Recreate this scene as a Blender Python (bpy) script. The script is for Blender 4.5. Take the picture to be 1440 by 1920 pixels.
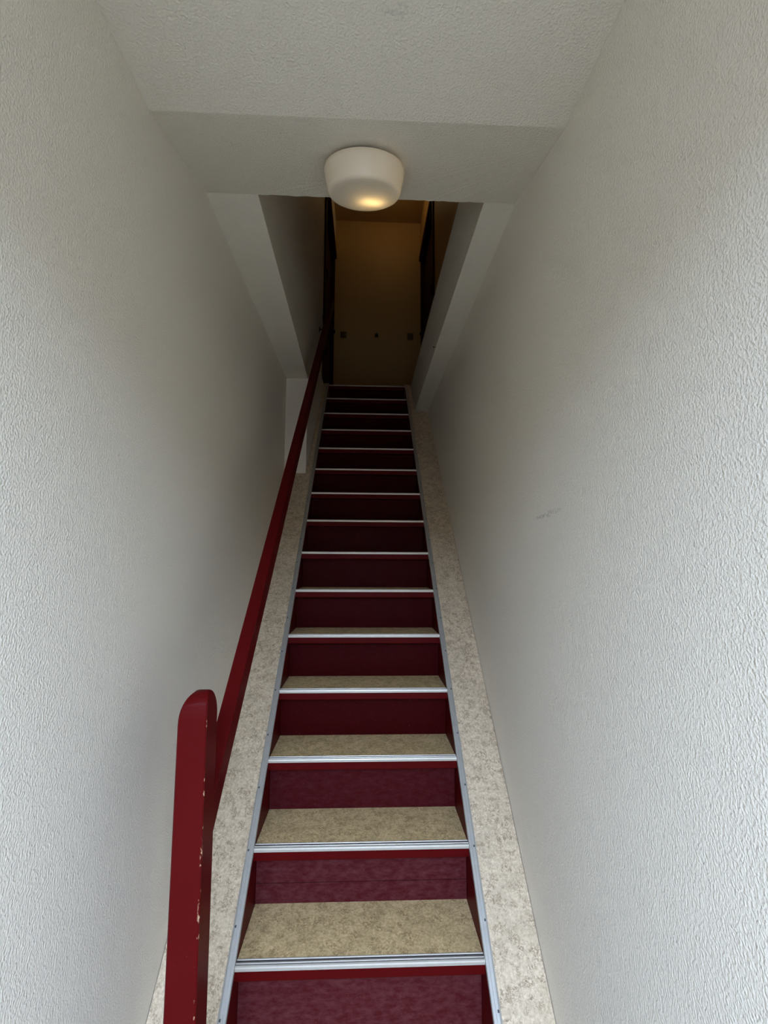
import bpy, bmesh, math, random
from mathutils import Vector, Matrix

random.seed(7)
for o in list(bpy.data.objects):
    bpy.data.objects.remove(o, do_unlink=True)
SC = bpy.context.scene
COL = SC.collection

# ------------------------------------------------------------------ camera
R = 0.195                       # one riser, metres
CAM_Z = 7.81 * R
pitch, yaw, roll = 0.1017, 0.0394, 0.0052
cam = bpy.data.cameras.new('camera')
cam.sensor_fit = 'VERTICAL'; cam.sensor_height = 36.0; cam.sensor_width = 27.0
cam.lens = 36.0 * 864.0 / 1920.0
cam.clip_start = 0.02
camo = bpy.data.objects.new('camera', cam); COL.objects.link(camo)
_r = Vector((math.cos(yaw), -math.sin(yaw), 0))
_f = Vector((math.cos(pitch) * math.sin(yaw), math.cos(pitch) * math.cos(yaw), math.sin(pitch)))
_u = Vector((-math.sin(pitch) * math.sin(yaw), -math.sin(pitch) * math.cos(yaw), math.cos(pitch)))
_x = math.cos(roll) * _r + math.sin(roll) * _u
_y = -math.sin(roll) * _r + math.cos(roll) * _u
_m = Matrix((_x, _y, -_f)).transposed().to_4x4(); _m.translation = (0, 0, CAM_Z)
camo.matrix_world = _m
SC.camera = camo

# ------------------------------------------------------------------ light: overcast sky through the open street door
DOOR_Y = -0.45                  # inner face of the street wall behind the camera
DOOR_X0, DOOR_X1, DOOR_H = -0.50, 0.46, 2.38
w = bpy.data.worlds.new('overcast_sky'); SC.world = w; w.use_nodes = True
bg = w.node_tree.nodes['Background']
bg.inputs['Color'].default_value = (0.72, 0.91, 1.23, 1); bg.inputs['Strength'].default_value = 16.0
pl = bpy.data.lights.new('street_door_portal', 'AREA')
pl.shape = 'RECTANGLE'; pl.size = DOOR_X1 - DOOR_X0; pl.size_y = DOOR_H
pl.cycles.is_portal = True
plo = bpy.data.objects.new('street_door_portal', pl); COL.objects.link(plo)
plo.location = ((DOOR_X0 + DOOR_X1) / 2, DOOR_Y - 0.05, DOOR_H / 2)
plo.rotation_euler = (math.radians(90), 0, 0)
SC.view_settings.view_transform = 'Standard'
SC.view_settings.look = 'None'
SC.view_settings.exposure = 0.56
SC.view_settings.gamma = 1.0
SC.view_settings.use_curve_mapping = False
SC.cycles.use_denoising = True
SC.cycles.max_bounces = 8
SC.cycles.diffuse_bounces = 7
SC.cycles.glossy_bounces = 3
SC.cycles.transmission_bounces = 4
SC.cycles.sample_clamp_indirect = 8.0
SC.cycles.use_adaptive_sampling = True
SC.cycles.adaptive_threshold = 0.05
SC.cycles.caustics_reflective = False
SC.cycles.caustics_refractive = False

# ------------------------------------------------------------------ material helpers
class NT:
    def __init__(s, name):
        s.m = bpy.data.materials.new(name); s.m.use_nodes = True
        s.t = s.m.node_tree; s.b = s.t.nodes['Principled BSDF']
        s.pos = s.n('ShaderNodeNewGeometry').outputs['Position']
    def n(s, typ, **kw):
        x = s.t.nodes.new(typ)
        for k, v in kw.items(): setattr(x, k, v)
        return x
    def l(s, a, b): s.t.links.new(a, b)
    def mapping(s, scale=(1, 1, 1), rot=(0, 0, 0), loc=(0, 0, 0), src=None):
        x = s.n('ShaderNodeMapping')
        x.inputs['Scale'].default_value = scale; x.inputs['Rotation'].default_value = rot
        x.inputs['Location'].default_value = loc
        s.l(src or s.pos, x.inputs['Vector']); return x.outputs[0]
    def noise(s, scale, detail=2, rough=.5, vec=None, dist=0.0):
        x = s.n('ShaderNodeTexNoise')
        x.inputs['Scale'].default_value = scale; x.inputs['Detail'].default_value = detail
        x.inputs['Roughness'].default_value = rough; x.inputs['Distortion'].default_value = dist
        s.l(vec or s.pos, x.inputs['Vector']); return x.outputs['Fac']
    def ramp(s, fac, stops):
        x = s.n('ShaderNodeValToRGB'); e = x.color_ramp.elements
        while len(e) < len(stops): e.new(.5)
        for i, (p, c) in enumerate(stops):
            e[i].position = p; e[i].color = (c, c, c, 1) if not isinstance(c, tuple) else (*c, 1)
        s.l(fac, x.inputs[0]); return x.outputs['Color']
    def mix(s, fac, a, b, blend='MIX'):
        x = s.n('ShaderNodeMix', data_type='RGBA', blend_type=blend)
        for i, v in ((0, fac), (6, a), (7, b)):
            if isinstance(v, (int, float)): x.inputs[i].default_value = v
            elif isinstance(v, tuple): x.inputs[i].default_value = (*v, 1)
            else: s.l(v, x.inputs[i])
        return x.outputs[2]
    def math(s, op, a, b=None):
        x = s.n('ShaderNodeMath', operation=op)
        for i, v in ((0, a), (1, b)):
            if v is None: continue
            if isinstance(v, (int, float)): x.inputs[i].default_value = v
            else: s.l(v, x.inputs[i])
        return x.outputs[0]
    def near(s, p, scale, soft=1.0):
        """1 at point p falling to 0 at distance 1 in the scaled frame"""
        m = s.mapping(scale=scale, loc=tuple(-a * b for a, b in zip(p, scale)))
        x = s.n('ShaderNodeVectorMath', operation='LENGTH'); s.l(m, x.inputs[0])
        y = s.math('SUBTRACT', 1.0, x.outputs['Value'])
        z = s.math('MULTIPLY', y, soft); z.node.use_clamp = True
        return z
    def bump(s, h, strength, dist):
        x = s.n('ShaderNodeBump'); x.inputs['Strength'].default_value = strength
        x.inputs['Distance'].default_value = dist
        s.l(h, x.inputs['Height']); s.l(x.outputs[0], s.b.inputs['Normal']); return x
    def set(s, **kw):
        for k, v in kw.items():
            i = s.b.inputs[k.replace('_', ' ')]
            if isinstance(v, (int, float)): i.default_value = v
            elif isinstance(v, tuple): i.default_value = (*v, 1)
            else: s.l(v, i)
        return s

def wall_mat(name, col, stretch, scale, strength, marks=()):
    t = NT(name)
    v = t.mapping(scale=stretch) if stretch != (1, 1, 1) else None
    a = t.noise(scale, 1.5, .5, v)
    h = t.math('MULTIPLY', t.math('MULTIPLY', a, a), 2.4)
    t.bump(h, strength, 0.0022)
    c = col
    if marks:
        n = t.ramp(t.noise(95, 1), [(.42, 0.0), (.6, 1.0)])
        k = None
        for p, sc, amt in marks:
            m = t.math('MULTIPLY', t.near(p, sc, 2.0), amt)
            k = m if k is None else t.math('MAXIMUM', k, m)
        c = t.mix(t.math('MULTIPLY', k, n), c, (.22, .21, .19))
    t.set(Base_Color=c, Roughness=.52, Specular_IOR_Level=.35)
    return t.m

WALLC = (.79, .74, .64)
M = {}
M['wall'] = wall_mat('white_textured_wallpaper', WALLC, (1, 1, .75), 265, .50,
                     marks=[((.5157, 1.30, CAM_Z + .127), (4, 10, 110), .45), ((.5157, 1.24, CAM_Z + .133), (4, 14, 110), .3)])
M['ceil'] = wall_mat('white_stippled_ceiling_paint', (.755, .705, .60), (1, 1, 1), 190, .5,
                     marks=[((.0556, .843, 2.654), (26, 40, 10), .22)])
M['hall'] = wall_mat('yellow_ochre_wall_paint', (.50, .33, .13), (1, 1, 1), 120, .15)

def paint_red(name, worn=False, lo=None, hi=None):
    t = NT(name)
    c = t.mix(t.noise(9, 3), (.090, .0032, .0038), (.077, .0026, .0032))
    ro = .42; sp_ = .04 if worn else .06
    if worn:      # scuffed riser boards; colours also carry painted sheen low down, shade higher up
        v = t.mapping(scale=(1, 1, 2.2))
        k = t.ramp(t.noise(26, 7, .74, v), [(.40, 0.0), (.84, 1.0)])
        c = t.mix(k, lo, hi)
        fine = t.ramp(t.noise(160, 2), [(.68, 0.0), (.80, .35)])
        c = t.mix(fine, c, (.13, .07, .065))
        ro = t.ramp(t.noise(20, 4, .6), [(.3, .34), (.7, .58)])
        t.bump(t.noise(26, 5, .6, v), .35, .003)
    else:
        t.bump(t.noise(40, 3), .12, .0015)
    sp = t.ramp(t.noise(420, 1), [(.80, 0.0), (.83, .8)])
    c = t.mix(sp, c, (.42, .29, .22))
    t.set(Base_Color=c, Roughness=ro, Specular_IOR_Level=sp_)
    return t
M['red'] = paint_red('dark_red_gloss_paint').m
M['riser'] = paint_red('shaded_dark_red_riser_paint', worn=True, lo=(.040, .0016, .0022), hi=(.055, .003, .004)).m  # upper risers: loss of daylight darkened into the paint
M['riser_scuffed_lit'] = paint_red('scuffed_lit_red_riser_paint', worn=True, lo=(.070, .009, .0115), hi=(.135, .045, .050)).m  # lowest risers: real scuffs, plus stronger light and sheen in the tone
M['door_red'] = NT('dark_red_door_paint').set(Base_Color=(.03, .002, .002), Roughness=.6, Specular_IOR_Level=.15).m

def post_mat():
    t = paint_red('chipped_dark_red_post_paint')
    t.m.name = 'chipped_dark_red_post_paint'
    base = t.b.inputs['Base Color'].links[0].from_socket
    # worn corner: tan wood shows along the arris facing the stairs
    sx = t.n('ShaderNodeSeparateXYZ'); t.l(t.pos, sx.inputs[0])
    ex = t.math('MULTIPLY', t.math('ABSOLUTE', t.math('SUBTRACT', sx.outputs['X'], -.3262)), 160.)
    ey = t.math('MULTIPLY', t.math('ABSOLUTE', t.math('SUBTRACT', sx.outputs['Y'], 1.0195)), 160.)
    d = t.math('SUBTRACT', 1.0, t.math('MAXIMUM', ex, ey)); d.node.use_clamp = True
    v = t.mapping(scale=(1, 1, .45))
    k = t.math('MULTIPLY', t.ramp(d, [(.0, 0.0), (.5, 1.0)]), t.ramp(t.noise(75, 3, .6, v), [(.60, 0.0), (.63, 1.0)]))
    t.set(Base_Color=t.mix(k, base, (.50, .33, .20)), Roughness=.4)
    return t.m
M['post'] = post_mat()

def rail_mat():
    t = paint_red('worn_dark_red_rail_paint')
    t.set(Roughness=.42)
    return t.m
M['rail'] = rail_mat()

def lino_mat(name, a, b, vein):
    t = NT(name)
    warp = t.noise(45, 3, .6)
    v = t.n('ShaderNodeVectorMath', operation='MULTIPLY_ADD')
    wv = t.n('ShaderNodeCombineXYZ')
    t.l(t.math('SUBTRACT', warp, .5), wv.inputs[0]); t.l(t.math('SUBTRACT', t.noise(60, 2), .5), wv.inputs[1])
    t.l(t.math('SUBTRACT', t.noise(52, 2), .5), wv.inputs[2])
    t.l(wv.outputs[0], v.inputs[0]); v.inputs[1].default_value = (.05, .05, .05); t.l(t.pos, v.inputs[2])
    n1 = t.noise(78, 3, .6, v.outputs[0])
    lines = t.ramp(t.math('ABSOLUTE', t.math('SUBTRACT', n1, .5)), [(.0, 1.0), (.07, 0.0)])
    patch = t.ramp(t.noise(34, 3, .65), [(.44, 0.0), (.58, 1.0)])
    c = t.mix(t.ramp(t.noise(120, 5, .72), [(.36, 0.0), (.64, 1.0)]), a, b)
    c = t.mix(t.math('MULTIPLY', lines, t.math('MULTIPLY', patch, .9)), c, vein)
    c = t.mix(t.ramp(t.noise(14, 4, .6), [(.45, 0.0), (.7, .35)]), c, tuple(x * .72 for x in b))
    t.set(Base_Color=c, Roughness=.6, Specular_IOR_Level=.3)
    t.bump(t.noise(200, 2), .12, .001)
    return t.m
M['lino'] = lino_mat('marbled_beige_linoleum', (.76, .645, .485), (.50, .405, .28), (.20, .13, .075))
M['lino_tread'] = lino_mat('trodden_marbled_beige_linoleum', (.77, .595, .335), (.47, .34, .165), (.19, .115, .05))

t = NT('brushed_aluminium')
t.set(Base_Color=t.mix(t.noise(60, 3), (.66, .63, .56), (.56, .54, .48)), Metallic=.35, Roughness=.4)
M['alu'] = t.m
t = NT('dull_aluminium_strip'); t.set(Base_Color=t.mix(t.noise(60, 3), (.46, .455, .43), (.38, .375, .355)), Metallic=.4, Roughness=.45); M['alu_strip'] = t.m
t = NT('grimy_aluminium_groove'); t.set(Base_Color=(.10, .095, .10), Metallic=.3, Roughness=.5); M['groove'] = t.m
t = NT('dark_screw_steel'); t.set(Base_Color=(.10, .10, .105), Metallic=.6, Roughness=.5); M['screw'] = t.m
M['black'] = NT('black_iron').set(Base_Color=(.012, .01, .01), Roughness=.5, Metallic=.3).m
M['grey_base'] = NT('grey_lamp_base').set(Base_Color=(.10, .10, .09), Roughness=.5).m
M['plate'] = NT('brown_switch_plastic').set(Base_Color=(.13, .075, .03), Roughness=.45).m
t = NT('worn_concrete_paving'); t.set(Base_Color=t.mix(t.noise(3, 5), (.12, .115, .10), (.09, .085, .075)), Roughness=.9); M['pave'] = t.m
t = NT('low_bounce_stone_floor'); t.set(Base_Color=t.mix(t.noise(6, 4), (.085, .08, .075), (.06, .057, .053)), Roughness=.6); M['tile'] = t.m  # kept dark so little light bounces up to the ceiling
t = NT('dark_timber'); t.set(Base_Color=(.06, .03, .02), Roughness=.5); M['timber'] = t.m

t = NT('dark_brick'); t.set(Base_Color=t.mix(t.noise(4, 4), (.10, .06, .045), (.07, .045, .036)), Roughness=.9); M['brick'] = t.m

def opal():
    m = bpy.data.materials.new('opal_glass'); m.use_nodes = True
    nt = m.node_tree; nt.nodes.clear()
    out = nt.nodes.new('ShaderNodeOutputMaterial')
    d = nt.nodes.new('ShaderNodeBsdfDiffuse'); d.inputs['Color'].default_value = (.90, .85, .74, 1)
    tr = nt.nodes.new('ShaderNodeBsdfTranslucent'); tr.inputs['Color'].default_value = (.95, .86, .66, 1)
    g = nt.nodes.new('ShaderNodeBsdfGlossy'); g.inputs['Roughness'].default_value = .18; g.inputs['Color'].default_value = (1, 1, 1, 1)
    a = nt.nodes.new('ShaderNodeMixShader'); a.inputs[0].default_value = .35
    b = nt.nodes.new('ShaderNodeMixShader')
    fr = nt.nodes.new('ShaderNodeFresnel'); fr.inputs['IOR'].default_value = 1.45
    nt.links.new(d.outputs[0], a.inputs[1]); nt.links.new(tr.outputs[0], a.inputs[2])
    nt.links.new(fr.outputs[0], b.inputs[0]); nt.links.new(a.outputs[0], b.inputs[1]); nt.links.new(g.outputs[0], b.inputs[2])
    nt.links.new(b.outputs[0], out.inputs[0])
    return m
M['opal'] = opal()
def glow(name, col, s):
    t = NT(name); t.set(Base_Color=(.8, .8, .8)); t.b.inputs['Emission Color'].default_value = (*col, 1)
    t.b.inputs['Emission Strength'].default_value = s; return t.m
M['bulb'] = glow('dim_warm_bulb', (1, .70, .32), 9.0)
M['hall_bulb'] = glow('landing_warm_bulb', (1, .66, .30), 19.0)

M['riser_half_shaded'] = paint_red('half_shaded_red_riser_paint', worn=True, lo=(.055, .005, .0065), hi=(.085, .018, .023)).m  # riser between: half-shade painted in, lightly scuffed

# ------------------------------------------------------------------ mesh helpers
def link(name, bm, mat, parent=None, smooth=False):
    me = bpy.data.meshes.new(name)
    bmesh.ops.recalc_face_normals(bm, faces=bm.faces)
    bm.to_mesh(me); bm.free()
    if mat: me.materials.append(M[mat])
    if smooth:
        for p in me.polygons: p.use_smooth = True
        me.set_sharp_from_angle(angle=math.radians(38))
    o = bpy.data.objects.new(name, me); COL.objects.link(o)
    if parent:
        o.parent = parent
        par = parent
        off = Vector((0, 0, 0))
        while par: off += par.location; par = par.parent
        me.transform(Matrix.Translation(-off))
    return o
def tag(o, label, cat, group=None, kind=None):
    o['label'] = label; o['category'] = cat
    if group: o['group'] = group
    if kind: o['kind'] = kind
    return o
def struct(o, label, cat): return tag(o, label, cat, kind='structure')
def empty(name, loc):
    o = bpy.data.objects.new(name, None); COL.objects.link(o); o.location = loc; o.empty_display_size = .1; return o
def box(bm, x0, x1, y0, y1, z0, z1):
    v = [bm.verts.new((x, y, z)) for z in (z0, z1) for y in (y0, y1) for x in (x0, x1)]
    for f in ((0, 1, 3, 2), (4, 6, 7, 5), (0, 4, 5, 1), (2, 3, 7, 6), (0, 2, 6, 4), (1, 5, 7, 3)):
        bm.faces.new([v[i] for i in f])
    return v
def prism(bm, poly, axis, a, b):
    """poly: 2-D points, extruded along axis from a to b (axis 'x': (y,z); 'z': (x,y))"""
    def P(p, t): return (t, p[0], p[1]) if axis == 'x' else (p[0], p[1], t)
    A = [bm.verts.new(P(p, a)) for p in poly]; B = [bm.verts.new(P(p, b)) for p in poly]
    bm.faces.new(A); bm.faces.new(B[::-1])
    for i in range(len(poly)):
        j = (i + 1) % len(poly); bm.faces.new((A[i], A[j], B[j], B[i]))
    return A, B
def bevel(bm, w, seg=2, edges=None):
    bmesh.ops.bevel(bm, geom=edges or list(bm.edges), offset=w, segments=seg, affect='EDGES', profile=.5)
def BX(name, mat, dims, parent=None, bev=0):
    bm = bmesh.new(); box(bm, *dims)
    if bev: bevel(bm, bev)
    return link(name, bm, mat, parent)
def lathe(bm, prof, seg=48, frame=None, cap0=False, cap1=False):
    rings = []
    for r, h in prof:
        ring = []
        for i in range(seg):
            a = 2 * math.pi * i / seg
            p = Vector((r * math.cos(a), r * math.sin(a), h))
            ring.append(bm.verts.new(frame @ p if frame else p))
        rings.append(ring)
    for A, B in zip(rings, rings[1:]):
        for i in range(seg):
            j = (i + 1) % seg; bm.faces.new((A[i], A[j], B[j], B[i]))
    if cap0: bm.faces.new(rings[0])
    if cap1: bm.faces.new(rings[-1])

# ------------------------------------------------------------------ key dimensions (metres)
WL, WR = -2.867 * R, 2.6445 * R            # lower stairwell walls
XL, XR = -1.8137 * R, 1.7979 * R           # inner faces of the strings
G = 0.9925 * R                             # going
Y0 = 7.27 * R                              # front of second step
ZF = CAM_Z
Z0 = -5.8609 * R + CAM_Z                   # underside of its metal nosing lip
TD = 1.2364 * R                            # tread depth incl. overhang
H1, H2 = 5.80 * R + CAM_Z, 6.392 * R + CAM_Z
Y1, Y2, YE = 5.56 * R, 7.61 * R, 15.98 * R
BR = 2.0726 * R                            # stair opening, right edge
BL1, BL2 = -1.957 * R, -2.112 * R          # stair opening, left wall near / at the end wall
HL, HR = -2.045 * R, 3.26 * R              # landing side walls
YB = 27 * R                                # landing back wall
LZ = 8.2 * R + CAM_Z                       # landing floor level
HC = 21.1 * R + CAM_Z                      # landing ceiling
DH = 18.57 * R + CAM_Z                     # landing door heads
def nose(n): return Y0 + G * n, Z0 + R * n - (.035 if n == -1 else 0)      # the first step is lower
def ztop(y): return Z0 + .012 + (y - Y0) * R / G     # top surface of the strings
def yat(z): return Y0 + (z - Z0 - .012) * G / R

LN = nose(14)[0]

# ------------------------------------------------------------------ setting
struct(BX('floor', 'tile', (WL - .1, WR + .1, DOOR_Y - .2, YB + .12, -.12, 0)), 'unseen stone floor at the foot of the stairs, darkened to cut bounced light', 'floor')
struct(BX('ground', 'pave', (-6, 6, -9, DOOR_Y - .2, -.3, -.06)), 'grey paving outside the street door', 'ground')
struct(BX('facade', 'brick', (-9, 9, -6.3, -6.0, -.06, 3.3)), 'unseen dark brick facade across the street, added to block low daylight', 'facade')  # out of view; put there to keep low sky light off the stairs
bm = bmesh.new(); box(bm, WL - .12, WL, DOOR_Y - .2, YE + .12, 0, H2)
struct(link('wall_left', bm, 'wall'), 'white textured wall on the left of the lower stairs', 'wall')
bm = bmesh.new(); box(bm, WL, BL2, YE, YE + .12, 0, H2)
struct(link('wall_end', bm, 'wall'), 'narrow white end wall behind the handrail facing down the stairs', 'wall')
bm = bmesh.new(); box(bm, WR, WR + .12, DOOR_Y - .2, YB + .12, 0, H2)
struct(link('wall_right', bm, 'wall'), 'white textured wall on the right of the stairs with a grey scuff', 'wall')
# street wall behind the camera with the open doorway, darkened to cut bounced light
bm = bmesh.new()
box(bm, WL, DOOR_X0, DOOR_Y - .2, DOOR_Y, 0, H1); box(bm, DOOR_X1, WR, DOOR_Y - .2, DOOR_Y, 0, H1)
box(bm, DOOR_X0, DOOR_X1, DOOR_Y - .2, DOOR_Y, DOOR_H, H1)
struct(link('wall_back', bm, 'timber'), 'unseen wall around the street doorway behind the viewer, darkened to cut bounced light', 'wall')

# ceiling: flat part, rising panel that carries the lamp, soffits beside the stair opening
bm = bmesh.new(); box(bm, WL - .12, WR + .12, DOOR_Y - .2, Y1, H1, LZ - .02)
ce = struct(link('ceiling', bm, 'ceil'), 'white stippled ceiling above the foot of the stairs', 'ceiling')
bm = bmesh.new()
A, B = prism(bm, [(Y1, H1), (Y2, H2), (Y2, LZ - .02), (Y1, LZ - .02)], 'x', WL - .12, WR + .12)
ed = [e for e in bm.edges if all(abs(v.co.y - Y2) < 1e-5 and abs(v.co.z - H2) < 1e-5 for v in e.verts)]
r_ = bmesh.ops.subdivide_edges(bm, edges=ed, cuts=110)
for v in bm.verts:
    if abs(v.co.y - Y2) < 1e-5 and abs(v.co.z - H2) < 1e-5 and BL1 < v.co.x < BR:
        v.co.y += random.uniform(-.0016, .0016); v.co.z += random.uniform(-.0014, .0006)
link('sloping_panel', bm, 'ceil', ce)
bm = bmesh.new(); prism(bm, [(WL - .12, Y2), (BL1, Y2), (BL2, YE), (BL2, YE + .12), (WL - .12, YE + .12)], 'z', H2, H2 + .2)
link('soffit', bm, 'ceil', ce)
bm = bmesh.new(); box(bm, BR, HR + .12, Y2, YB + .12, H2, LZ - .006)
link('soffit', bm, 'ceil', ce)
struct(BX('floor_upper', 'lino', (BR, HR, Y2, YB, LZ - .006, LZ + .002)), 'strip of beige linoleum floor beside the stair opening upstairs', 'floor')

# upper stairwell
bm = bmesh.new()
prism(bm, [(BL2 - .18, YE + .12), (BL2 - .18, YE + .0002), (BL2, YE + .0002), (HL - .002, 3.99), (HL - .18, 3.99)], 'z', 0, H2 + .2)
prism(bm, [(WL - .12, Y2), (BL1, Y2), (BL2, YE), (HL - .002, 3.99), (WL - .12, 3.99)], 'z', H2 + .2, HC)
box(bm, WL - .12, HL, 3.99, YB, DH, HC)
box(bm, HL - .18, HL, 3.99, LN + .055, 0, LZ - .001)
box(bm, HL - .18, HL - .061, LN + .055, YB, 0, LZ - .001)
struct(link('wall_left_upper', bm, 'wall'), 'white wall on the left of the upper stairs, beside the handrail', 'wall')
bm = bmesh.new()
box(bm, HR, HR + .12, Y2, 4.19, LZ - .006, HC); box(bm, HR, HR + .12, 4.19, YB + .12, DH, HC)
struct(link('wall_right_upper', bm, 'hall'), 'ochre wall on the right of the upper landing', 'wall')
struct(BX('wall_landing', 'hall', (WL - .12, HR + .12, YB, YB + .12, 0, HC)), 'ochre wall at the head of the stairs', 'wall')
struct(BX('wall_front_upper', 'hall', (WL - .12, HR + .12, Y2 - .12, Y2, LZ - .02, HC)), 'ochre wall of the upper landing above the lamp', 'wall')
struct(BX('ceiling_upper', 'hall', (WL - .12, HR + .12, Y2 - .12, YB + .12, HC, HC + .12)), 'dim ochre ceiling above the upper landing', 'ceiling')
bm = bmesh.new(); box(bm, HL - .06, BR, LN + .055, YB, LZ - .2, LZ)
struct(link('floor_landing', bm, 'lino'), 'beige linoleum landing floor at the top of the stairs', 'floor')

def hall_door(name, x, s, ya, yb, label):
    """s = +1: the wall lies at greater x (right), -1: left.  Leaf set back in the opening."""
    e = empty(name, (x, (ya + yb) / 2, LZ)); struct(e, label, 'door')
    def bx(nm, mat, d0, d1, y0, y1, z0, z1, par=e, bev=.002):
        xs = sorted((x + s * d0, x + s * d1)); return BX(nm, mat, (xs[0], xs[1], y0, y1, z0, z1), par, bev)
    lf = bx('door_leaf', 'door_red', .05, .09, ya + .03, yb - .03, LZ + .005, DH - .03)
    for za, zb in ((.14, .78), (.92, 1.88)):
        bx('door_panel', 'door_red', .042, .052, ya + .15, yb - .15, LZ + za, LZ + zb, lf)
    bx('door_lining', 'door_red', .0, .12, ya, ya + .03, LZ, DH)
    bx('door_lining', 'door_red', .0, .12, yb - .03, yb, LZ, DH)
    bx('door_lining', 'door_red', .0, .12, ya + .03, yb - .03, DH - .03, DH)
    bx('casing', 'door_red', -.016, .0, ya - .06, ya + .012, LZ, DH + .055, bev=.004)
    bx('casing', 'door_red', -.016, .0, ya + .012, yb - .001, DH - .012, DH + .055, bev=.004)
    for z in (.25, 1.0, 1.78):
        bm = bmesh.new()
        fr = Matrix.Translation((x - s * .022, ya + .018, LZ + z)) ; lathe(bm, [(.008, -.045), (.008, .045)], 10, fr, True, True)
        link('hinge', bm, 'black', e)
    bm = bmesh.new()
    fr = Matrix.Translation((x + s * .05, yb - .09, LZ + 1.05)) @ Matrix.Rotation(math.radians(90) * -s, 4, 'Y')
    lathe(bm, [(.022, 0), (.022, .006), (.009, .008), (.009, .04), (.02, .045), (.024, .06), (.016, .07)], 16, fr, True, True)
    link('knob', bm, 'black', lf, True)
    return e
hall_door('door_1', HL, -1, 3.99, YB, 'dark red door on the left side of the upper landing')
hall_door('door_2', HR, 1, 4.19, YB, 'dark red door on the right side of the upper landing')

# open street door frame behind the camera
e = empty('door_3', ((DOOR_X0 + DOOR_X1) / 2, DOOR_Y - .2, 0)); struct(e, 'dark timber frame of the street doorway behind the viewer', 'door')
BX('jamb', 'timber', (DOOR_X0, DOOR_X0 + .05, DOOR_Y - .2, DOOR_Y - .1, 0, DOOR_H), e, .003)
BX('jamb', 'timber', (DOOR_X1 - .05, DOOR_X1, DOOR_Y - .2, DOOR_Y - .1, 0, DOOR_H), e, .003)
BX('head', 'timber', (DOOR_X0 + .05, DOOR_X1 - .05, DOOR_Y - .2, DOOR_Y - .1, DOOR_H - .05, DOOR_H), e, .003)

# ------------------------------------------------------------------ staircase
ST = empty('staircase', (0, 5.6 * R, 0))
tag(ST, 'steep straight staircase with red risers, beige linoleum treads and metal nosings', 'staircase')

# screw head, shared mesh
bm = bmesh.new(); lathe(bm, [(.0034, 0), (.0034, .0006), (.0022, .0014), (.0008, .0007)], 10, None, False, True)
_sc = link('screw', bm, 'screw'); SCREW = _sc.data; bpy.data.objects.remove(_sc)
def screw(loc, parent, tilt):
    o = bpy.data.objects.new('screw', SCREW); COL.objects.link(o); o.parent = parent
    off = Vector((0, 0, 0)); p = parent
    while p: off += p.location; p = p.parent
    o.location = Vector(loc) - off; o.rotation_euler = (tilt, 0, 0); return o

SLOPE = math.atan2(R, G)
YF = 5.62 * R                                # foot of the strings, just behind the newel
YT = LN + .02                                # head of the strings
def zbot(y): return max(0.0, ztop(y) - .42)
def string(side):
    xi = XR if side > 0 else XL
    xo = WR - .0018 if side > 0 else WL + .0018              # wide part runs to the wall
    xn = BR if side > 0 else HL              # narrow part runs to the slab / upper wall
    yw = yat(H2) - .002 if side > 0 else YE - .002  # where the wide part ends
    def poly(ya, yb, t=0.0):
        pts = [(ya, zbot(ya)), (ya, ztop(ya) - t), (yb, ztop(yb) - t), (yb, zbot(yb))]
        yk = yat(.42)
        if ya < yk < yb: pts.append((yk, 0.0))
        return pts
    bm = bmesh.new()
    def edge(y): return BR - .0018 if side > 0 else BL2 + (HL - .002 - BL2) * (y - YE) / (3.99 - YE) + .0022
    _, out = prism(bm, poly(YF, YT, .004), 'x', xi, xn)
    for v in out: v.co.x = edge(v.co.y)
    prism(bm, poly(YF, yw, .004), 'x', xn - side * .01, xo)
    st = link('string', bm, 'red', ST)
    # linoleum capping
    sx = xi + side * .0215
    bm = bmesh.new()
    def cap(ya, yb, a, b):
        return prism(bm, [(ya, ztop(ya) - .0039), (ya, ztop(ya)), (yb, ztop(yb)), (yb, ztop(yb) - .0039)], 'x', a, b)
    cap(YF, yw, sx, xo)
    for v in cap(yw, YT, sx, xn)[1]: v.co.x = edge(v.co.y)
    link('linoleum_capping', bm, 'lino', st)
    # ridged aluminium edge profile along the inner arris
    prof = [(-.0008, -.010), (-.0008, .0012), (.0008, .0026), (.004, .0026), (.0046, .0014), (.0082, .0014), (.0088, .0026), (.0128, .0026),
            (.0134, .0014), (.0172, .0014), (.0178, .0024), (.0215, .0012), (.0225, .0004), (.0225, -.0035), (.0012, -.0035), (.0004, -.010)]
    bm = bmesh.new()
    dy, dz = math.cos(SLOPE), math.sin(SLOPE)
    def ring(y):
        z = ztop(y) - .0004
        return [bm.verts.new((xi + side * u, y - h * dz, z + h * dy)) for u, h in prof]
    A, B = ring(YF + .003), ring(YT)
    for i in range(len(prof)):
        j = (i + 1) % len(prof); bm.faces.new((A[i], A[j], B[j], B[i]))
    bm.faces.new(A); bm.faces.new(B[::-1])
    link('edge_strip', bm, 'alu_strip', st)
    y = 6.912 * R - 1.338 * R
    while y < YT - .03:
        if y > YF + .02:
            h = .0012
            screw((xi + side * .0152, y - h * dz, ztop(y) + h * dy), st, SLOPE)
        y += .6685 * R
    return st
string(-1); string(1)

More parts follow.
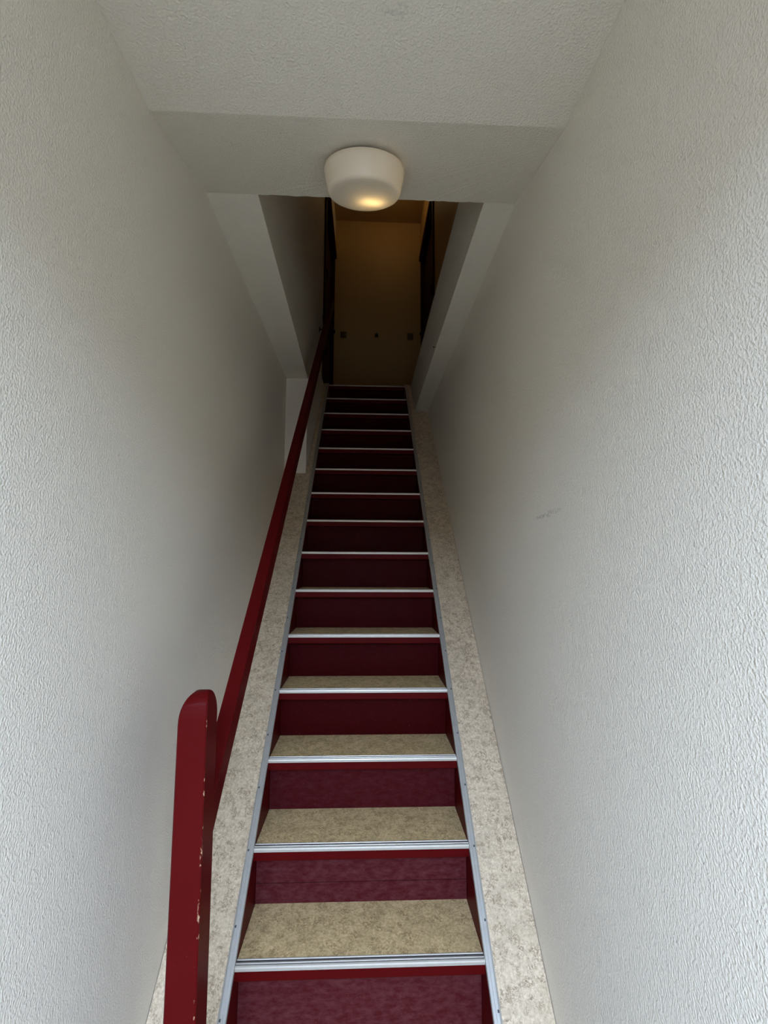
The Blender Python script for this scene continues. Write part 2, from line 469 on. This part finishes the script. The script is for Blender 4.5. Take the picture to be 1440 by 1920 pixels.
def groove(me, test):
    me.materials.append(M['groove'])
    for p in me.polygons:
        if len(p.vertices) == 4 and test(p.center): p.material_index = 1
def nosing_mesh(x0, x1):
    # front lip, rolled edge and two grooves; y = 0 at the lip front, z = 0 at the lip's lower edge
    prof = [(0, 0), (-.0004, .0075), (.0008, .0112), (.0045, .0125), (.0065, .0122), (.0072, .0106), (.0108, .0106), (.0115, .0122),
            (.0150, .0122), (.0157, .0106), (.0238, .0106), (.0245, .0122), (.0275, .0122), (.0295, .0108), (.0300, .0096), (.0300, .0088), (.0022, .0088), (.0020, 0)]
    bm = bmesh.new(); prism(bm, prof, 'x', x0, x1)
    return bm
def step(n):
    y, z = nose(n)
    e = empty('tread', (0, y, z - .03)); e.parent = ST; e.location -= ST.location
    def par(o):                    # meshes built in world space, one level down
        return o
    j = random.uniform(-.0012, .0012)
    last = n == 14
    back = y + (TD if not last else .056) + .004
    bm = bmesh.new(); box(bm, XL + .0005, XR - .0005, y + .002 + j, back, z - .0285, z + .0068)
    fe = [ed for ed in bm.edges if all(v.co.y < y + .01 for v in ed.verts) and abs(ed.verts[0].co.z - ed.verts[1].co.z) < 1e-4]
    bevel(bm, .0035, 2, fe)
    link('board', bm, 'red', e)
    bm = bmesh.new(); box(bm, XL + .001, XR - .001, y + .0302, back - .004 + (0 if not last else .003), z + .0068, z + .0098)
    link('linoleum', bm, 'lino_tread', e)
    ns = link('nosing_strip', nosing_mesh(XL + .0006, XR - .0006), 'alu')
    groove(ns.data, lambda c: .0068 < c.y < .0305 and c.z < .0113)
    ns.data.transform(Matrix.Translation(Vector((0, y + j, z)) - e.location - ST.location)); ns.parent = e
    if n < 8:
        for k in range(5):
            x = XL + .065 + (XR - XL - .13) * k / 4 + random.uniform(-.012, .012)
            screw((x, y + j + .0198, z + .0104), e, 0)
    return e
def riser(n):
    """board standing under the nosing of step n"""
    y, z = nose(n); ry = y + TD - G
    zb = max(0.0, nose(n - 1)[1] + .0098) if n > -1 else 0.0
    zt = z - .0285
    bm = bmesh.new()
    if n == 1:                      # cracked across: two boards with a dark joint
        zm = zb + (zt - zb) * .40
        box(bm, XL + .001, XR - .001, ry - .0015, ry + .018, zb, zm - .0014)
        box(bm, XL + .001, XR - .001, ry, ry + .018, zm, zt)
        box(bm, XL + .001, XR - .001, ry + .004, ry + .017, zm - .0014, zm)
    else:
        box(bm, XL + .001, XR - .001, ry, ry + .018, zb, zt)
    return link('riser', bm, 'riser_scuffed_lit' if n < 2 else 'riser_half_shaded' if n == 2 else 'riser', ST)  # darker paint with height stands in for fading daylight
for n in range(-1, 15):
    step(n); riser(n)

# ------------------------------------------------------------------ handrail with newel post
PX0, PX1, PY0, PY1 = -.390, -.3235, 1.0195, 1.0930
HRT = empty('handrail', ((PX0 + PX1) / 2, (PY0 + PY1) / 2, 0))
tag(HRT, 'dark red painted wooden handrail with chipped round-topped newel post', 'handrail')
bm = bmesh.new()
rings = []
zs = [0, .25, .5, .75, .95, 1.10, 1.17]
lv = [(z, 0.0, 0.0, 0.0) for z in zs]
zc, zt = 1.176, 1.236
for k in range(0, 11):
    f = k / 10; z = zc + (zt - zc) * math.sin(f * math.pi / 2)
    c = 1 - math.cos(f * math.pi / 2)
    lv.append((z, c * .0335, c * .030, c * .010))
for z, iy, il, ir in lv:
    lean = -.0066 * z / 1.2
    x0, x1 = PX0 + il + lean * .0, PX1 - ir + lean
    y0, y1 = PY0 + iy, PY1 - iy
    b = min(.0025, (y1 - y0) * .3)
    pts = [(x0 + b, y0), (x1 - b, y0), (x1, y0 + b), (x1, y1 - b), (x1 - b, y1), (x0 + b, y1), (x0, y1 - b), (x0, y0 + b)]
    rings.append([bm.verts.new((x, y, z)) for x, y in pts])
for A, B in zip(rings, rings[1:]):
    for i in range(8):
        j = (i + 1) % 8; bm.faces.new((A[i], A[j], B[j], B[i]))
bm.faces.new(rings[0][::-1]); bm.faces.new(rings[-1])
link('newel_post', bm, 'post', HRT, True)

RH = 4.53 * R                                  # rail top, measured plumb above the nosing line
def rail_x(y): return -.383 + (y - 1.093) * .0117
def rail_z(y): return Z0 + (y - Y0) * R / G + RH
RY0, RY1 = PY1 - .001, 4.02
bm = bmesh.new()
RA = []
for y in (RY0, RY1):
    x = rail_x(y); z = rail_z(y)
    RA.append([bm.verts.new(p) for p in ((x, y, z), (x + .039, y, z), (x + .039, y, z - .088), (x, y, z - .088))])
for i in range(4):
    j = (i + 1) % 4; bm.faces.new((RA[0][i], RA[0][j], RA[1][j], RA[1][i]))
bm.faces.new(RA[0][::-1]); bm.faces.new(RA[1])
bevel(bm, .0028, 2)
link('rail', bm, 'rail', HRT)
for y in (3.70, 3.93):                         # iron brackets under the rail, to the upper left wall
    bm = bmesh.new()
    x = rail_x(y); z = rail_z(y) - .088
    wx = BL2 + (HL - BL2) * (y - YE) / (3.99 - YE)
    box(bm, wx, x + .024, y - .004, y + .004, z - .048, z - .040)
    box(bm, x + .016, x + .024, y - .004, y + .004, z - .040, z + .008)
    box(bm, wx, wx + .004, y - .012, y + .012, z - .062, z - .026)
    link('bracket', bm, 'door_red', HRT)

# ------------------------------------------------------------------ drum lamp on the rising ceiling panel
tilt = math.atan2(H2 - H1, Y2 - Y1)
LP = Vector((-.0145, 1.287, H1 + (1.287 - Y1) * math.tan(tilt)))
LA = empty('ceiling_lamp', LP)
tag(LA, 'round opal glass drum lamp on the ceiling over the stairs', 'lamp')
# local frame: +z points away from the ceiling
FR = Matrix.Translation(LP) @ Matrix.Rotation(tilt, 4, 'X') @ Matrix.Rotation(math.pi, 4, 'X')
bm = bmesh.new(); lathe(bm, [(.095, -.001), (.098, .006), (.098, .014), (.06, .016)], 48, FR, True, True)
link('lamp_base', bm, 'grey_base', LA, True)
outer = [(.104, .0125), (.115, .0118), (.1205, .0145), (.1228, .021), (.1226, .029), (.1195, .046), (.1150, .064), (.1128, .0725), (.1105, .0785), (.106, .0828),
         (.099, .0848), (.08, .0866), (.055, .0878), (.02, .0886), (.0005, .0887)]
bm = bmesh.new(); lathe(bm, outer, 64, FR)
bmesh.ops.remove_doubles(bm, verts=bm.verts, dist=.0004)
link('glass_shade', bm, 'opal', LA, True)
bm = bmesh.new()
fb = FR @ Matrix.Translation((.024, -.032, .061)) @ Matrix.Rotation(math.radians(-12), 4, 'Z') @ Matrix.Rotation(math.radians(90), 4, 'Y')
lathe(bm, [(.002, -.035), (.009, -.03), (.012, -.015), (.012, .015), (.009, .03), (.002, .035)], 14, fb, True, True)
link('bulb', bm, 'bulb', LA, True)

# ------------------------------------------------------------------ small things
SWZ = 13.62 * R + CAM_Z
def switch(x, label):
    e = empty('light_switch', (x, YB, SWZ)); tag(e, label, 'light switch', 'switches on the landing wall')
    BX('plate', 'plate', (x - .036, x + .036, YB - .012, YB, SWZ - .036, SWZ + .036), e, .003)
    BX('rocker', 'plate', (x - .02, x + .02, YB - .018, YB - .012, SWZ - .022, SWZ + .022), e, .002)
switch(-1.472 * R, 'square light switch on the landing wall, beside the left door')
switch(2.616 * R, 'square light switch on the landing wall, beside the right door')
hk = empty('coat_hook', (.551 * R, YB, SWZ)); tag(hk, 'small dark hook midway between the two switches on the landing wall', 'hook')
x = .551 * R
BX('hook_plate', 'black', (x - .02, x + .02, YB - .006, YB, SWZ - .022, SWZ + .022), hk, .002)
bm = bmesh.new()
pts = [(YB - .006, SWZ + .005), (YB - .03, SWZ - .004), (YB - .045, SWZ - .022), (YB - .055, SWZ - .012), (YB - .058, SWZ + .008)]
for (ya, za), (yb, zb) in zip(pts, pts[1:]):
    d = Vector((0, yb - ya, zb - za)); q = d.to_track_quat('Z', 'Y').to_matrix().to_4x4()
    lathe(bm, [(.006, 0), (.006, d.length + .002)], 8, Matrix.Translation((x, ya, za)) @ q, True, True)
link('hook_arm', bm, 'black', hk)
bm = bmesh.new()
fr = Matrix.Translation((BR, 2.602, H2 + .004)) @ Matrix.Rotation(math.radians(-90), 4, 'Y')
lathe(bm, [(.0016, -.004), (.0016, .012), (.0042, .0125), (.0042, .015), (.001, .016)], 10, fr, True, True)
tag(link('nail', bm, 'black'), 'small nail in the edge of the slab on the right above the stairs', 'nail')

# bare bulb of the upper landing, on its ceiling above the flight
bx_, by_ = .25, 4.6
lb = empty('landing_bulb', (bx_, by_, HC)); tag(lb, 'bare warm bulb on the ceiling of the upper landing', 'lamp')
bm = bmesh.new(); lathe(bm, [(.04, 0), (.04, -.012), (.02, -.02), (.018, -.05)], 20, Matrix.Translation((bx_, by_, HC)), True, True)
link('bulb_holder', bm, 'grey_base', lb, True)
bm = bmesh.new(); lathe(bm, [(.013, -.05), (.018, -.062), (.029, -.085), (.03, -.1), (.022, -.118), (.008, -.126)], 20, Matrix.Translation((bx_, by_, HC)), True, True)
link('bulb', bm, 'hall_bulb', lb, True)
